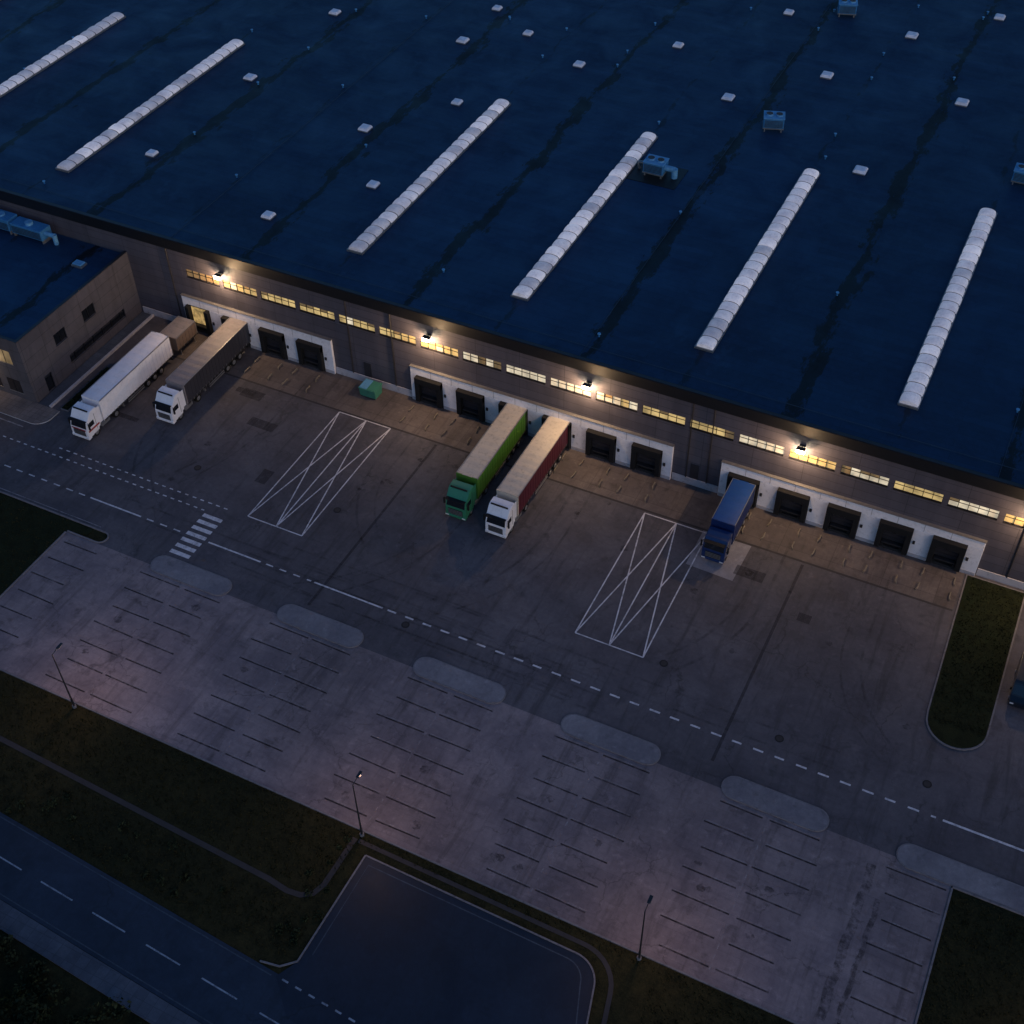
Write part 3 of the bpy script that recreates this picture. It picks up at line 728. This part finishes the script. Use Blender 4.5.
# ------------------------------------------------------------------ lamp posts
def post(x,y,on=True,h=8.0):
    b=B(); b.cyl((0,0,-.05),(0,0,.25),.2,'kerb',12); b.cyl((0,0,.2),(0,0,1.2),.11,'darksteel',10); b.cyl((0,0,1.2),(0,0,h),.085,'darksteel',10,.05)
    b.cyl((0,0,h),(0,.9,h+.12),.04,'darksteel',8); b.bbox(-.14,.14,.7,1.4,h+.06,h+.18,'darksteel',.03)
    o=b.obj('street_lamp',loc=(x,y,0))
    light('lamp_glow',(0,1.1,h-.1),700,(1,.60,.42),o,.25)
for x in (-102.9,-70.9,-38.9,-12.7,19): post(x,46.5)

# ------------------------------------------------------------------ vegetation
def leafcloud(b,c,rx,rz,n,m='leaf',s=.22):
    for _ in range(n):
        while True:
            p=Vector((U(-1,1),U(-1,1),U(-1,1)))
            if .35<p.length<1: break
        q=Vector((c[0]+p.x*rx,c[1]+p.y*rx,c[2]+p.z*rz)); a=Vector((U(-1,1),U(-1,1),U(-.4,.8))).normalized(); u=a.orthogonal().normalized()*s*U(.6,1.4); w=a.cross(u).normalized()*s*U(.4,.9)
        b.add([q-u,q+w,q+u,q-w],[(0,1,2,3)],m)
def tree(x,y,h):
    b=B(); top=Vector((U(-.3,.3),U(-.3,.3),h*.8)); b.cyl((0,0,-.1),(top.x*.4,top.y*.4,h*.4),.16,'bark',8,.11,False); b.cyl((top.x*.4,top.y*.4,h*.4),top,.11,'bark',8,.03,False)
    for i in range(9):
        a=2*math.pi*i/9+U(-.3,.3); z=h*U(.3,.75); r=h*U(.18,.32)*(1.15-z/h*.5); e=(r*math.cos(a),r*math.sin(a),z+h*.12)
        b.cyl((top.x*.4*z/h,top.y*.4*z/h,z-.2),e,.05,'bark',6,.015,False)
        leafcloud(b,e,h*.16,h*.12,130)
    leafcloud(b,top,h*.16,h*.16,220); b.obj('tree',loc=(x,y,-.05),rot=U(0,6))
for x,y,h in ((-60.5,18.6,5.5),(-55.5,17.5,6),(-51.5,18.2,5),(-64.5,20.5,5),(-58,20.8,3.6),(-53.6,20.8,3.4),(-68.5,22,4.6),(-48.2,18.6,4.4),(-46,16.5,5),(-73,22.5,5)): tree(x,y,h)
b=B()
for i in range(70):
    x=U(-76,-43); y=rc(x)-5.6-U(0,4.5); r=U(.4,1.1); leafcloud(b,(x,y,r*.45),r,r*.7,60,'leaf',.18)
b.obj('shrubs')
b=B()
for i in range(26):
    x=U(-90,-40); y=U(34.2,38.6); r=U(.25,.6); leafcloud(b,(x,y,r*.3),r,r*.55,40,'leaf',.13)
for i in range(14):
    x=U(-41.3,-38.2); y=U(34.5,46); r=U(.25,.5); leafcloud(b,(x,y,r*.3),r,r*.55,40,'leaf',.12)
for i in range(16):
    r=U(.25,.4); leafcloud(b,(-100.45+U(-.1,.1),81+.5*i,r*.5+.2),r,r*.7,40,'leaf',.10)
b.obj('low_bushes')
b=B(); cnt=0
def tuft(x,y,z,h):
    for _ in range(3):
        a=U(0,6.28); dx,dy=math.cos(a)*.05,math.sin(a)*.05; lx,ly=U(-.1,.1),U(-.1,.1)
        b.add([(x-dx,y-dy,z),(x+dx,y+dy,z),(x+lx,y+ly,z+h*U(.6,1.2))],[(0,1,2)],'blade')
for i in range(9000):
    x=U(-88,9); y=U(34,46.7)
    if x>-38.5 and y<45.9 and x<-11: continue
    if abs(y-(40.6-.036*(x+75)))<.6 and x<-39: continue
    if y<rc(x)+3.3: continue
    tuft(x,y,-.05,.22)
for i in range(1200): tuft(U(2.9,8),U(80,99.5),.15,.14)
for i in range(1500):
    x=U(-102,-87.3); tuft(x,U(47,66),.02,.16)
for i in range(1200): tuft(U(9,20),U(48,63.5),-.05,.2)
b.obj('grass_tufts')

# ------------------------------------------------------------------ light, sky, camera
az=math.radians(35); el=math.radians(30)
sd=Vector((math.cos(el)*math.cos(az),-math.cos(el)*math.sin(az),math.sin(el)))
L=bpy.data.lights.new('sun','SUN'); L.energy=.27; L.angle=math.radians(20); L.color=(1,.80,.84)
so=bpy.data.objects.new('sun',L); scene.collection.objects.link(so); so.rotation_euler=sd.to_track_quat('Z','Y').to_euler()
w=bpy.data.worlds.new('World'); scene.world=w; w.use_nodes=True
bg=w.node_tree.nodes['Background']; sk=w.node_tree.nodes.new('ShaderNodeTexSky'); sk.sky_type='NISHITA'; sk.sun_disc=False
sk.sun_elevation=math.radians(5); sk.sun_rotation=math.atan2(sd.x,sd.y); sk.ozone_density=4.5
w.node_tree.links.new(sk.outputs[0],bg.inputs[0]); bg.inputs[1].default_value=.21
cd=bpy.data.cameras.new('camera'); cd.sensor_width=36; cd.lens=1281/1024*36; cd.clip_start=1; cd.clip_end=6000
co=bpy.data.objects.new('camera',cd); scene.collection.objects.link(co)
co.matrix_world=Matrix(((.8984,-.3042,.3168,0),(.4391,.6440,-.6264,0),(-.0135,.7019,.7122,100),(0,0,0,1)))
scene.camera=co
scene.view_settings.view_transform='Standard'; scene.view_settings.look='None'; scene.view_settings.exposure=0
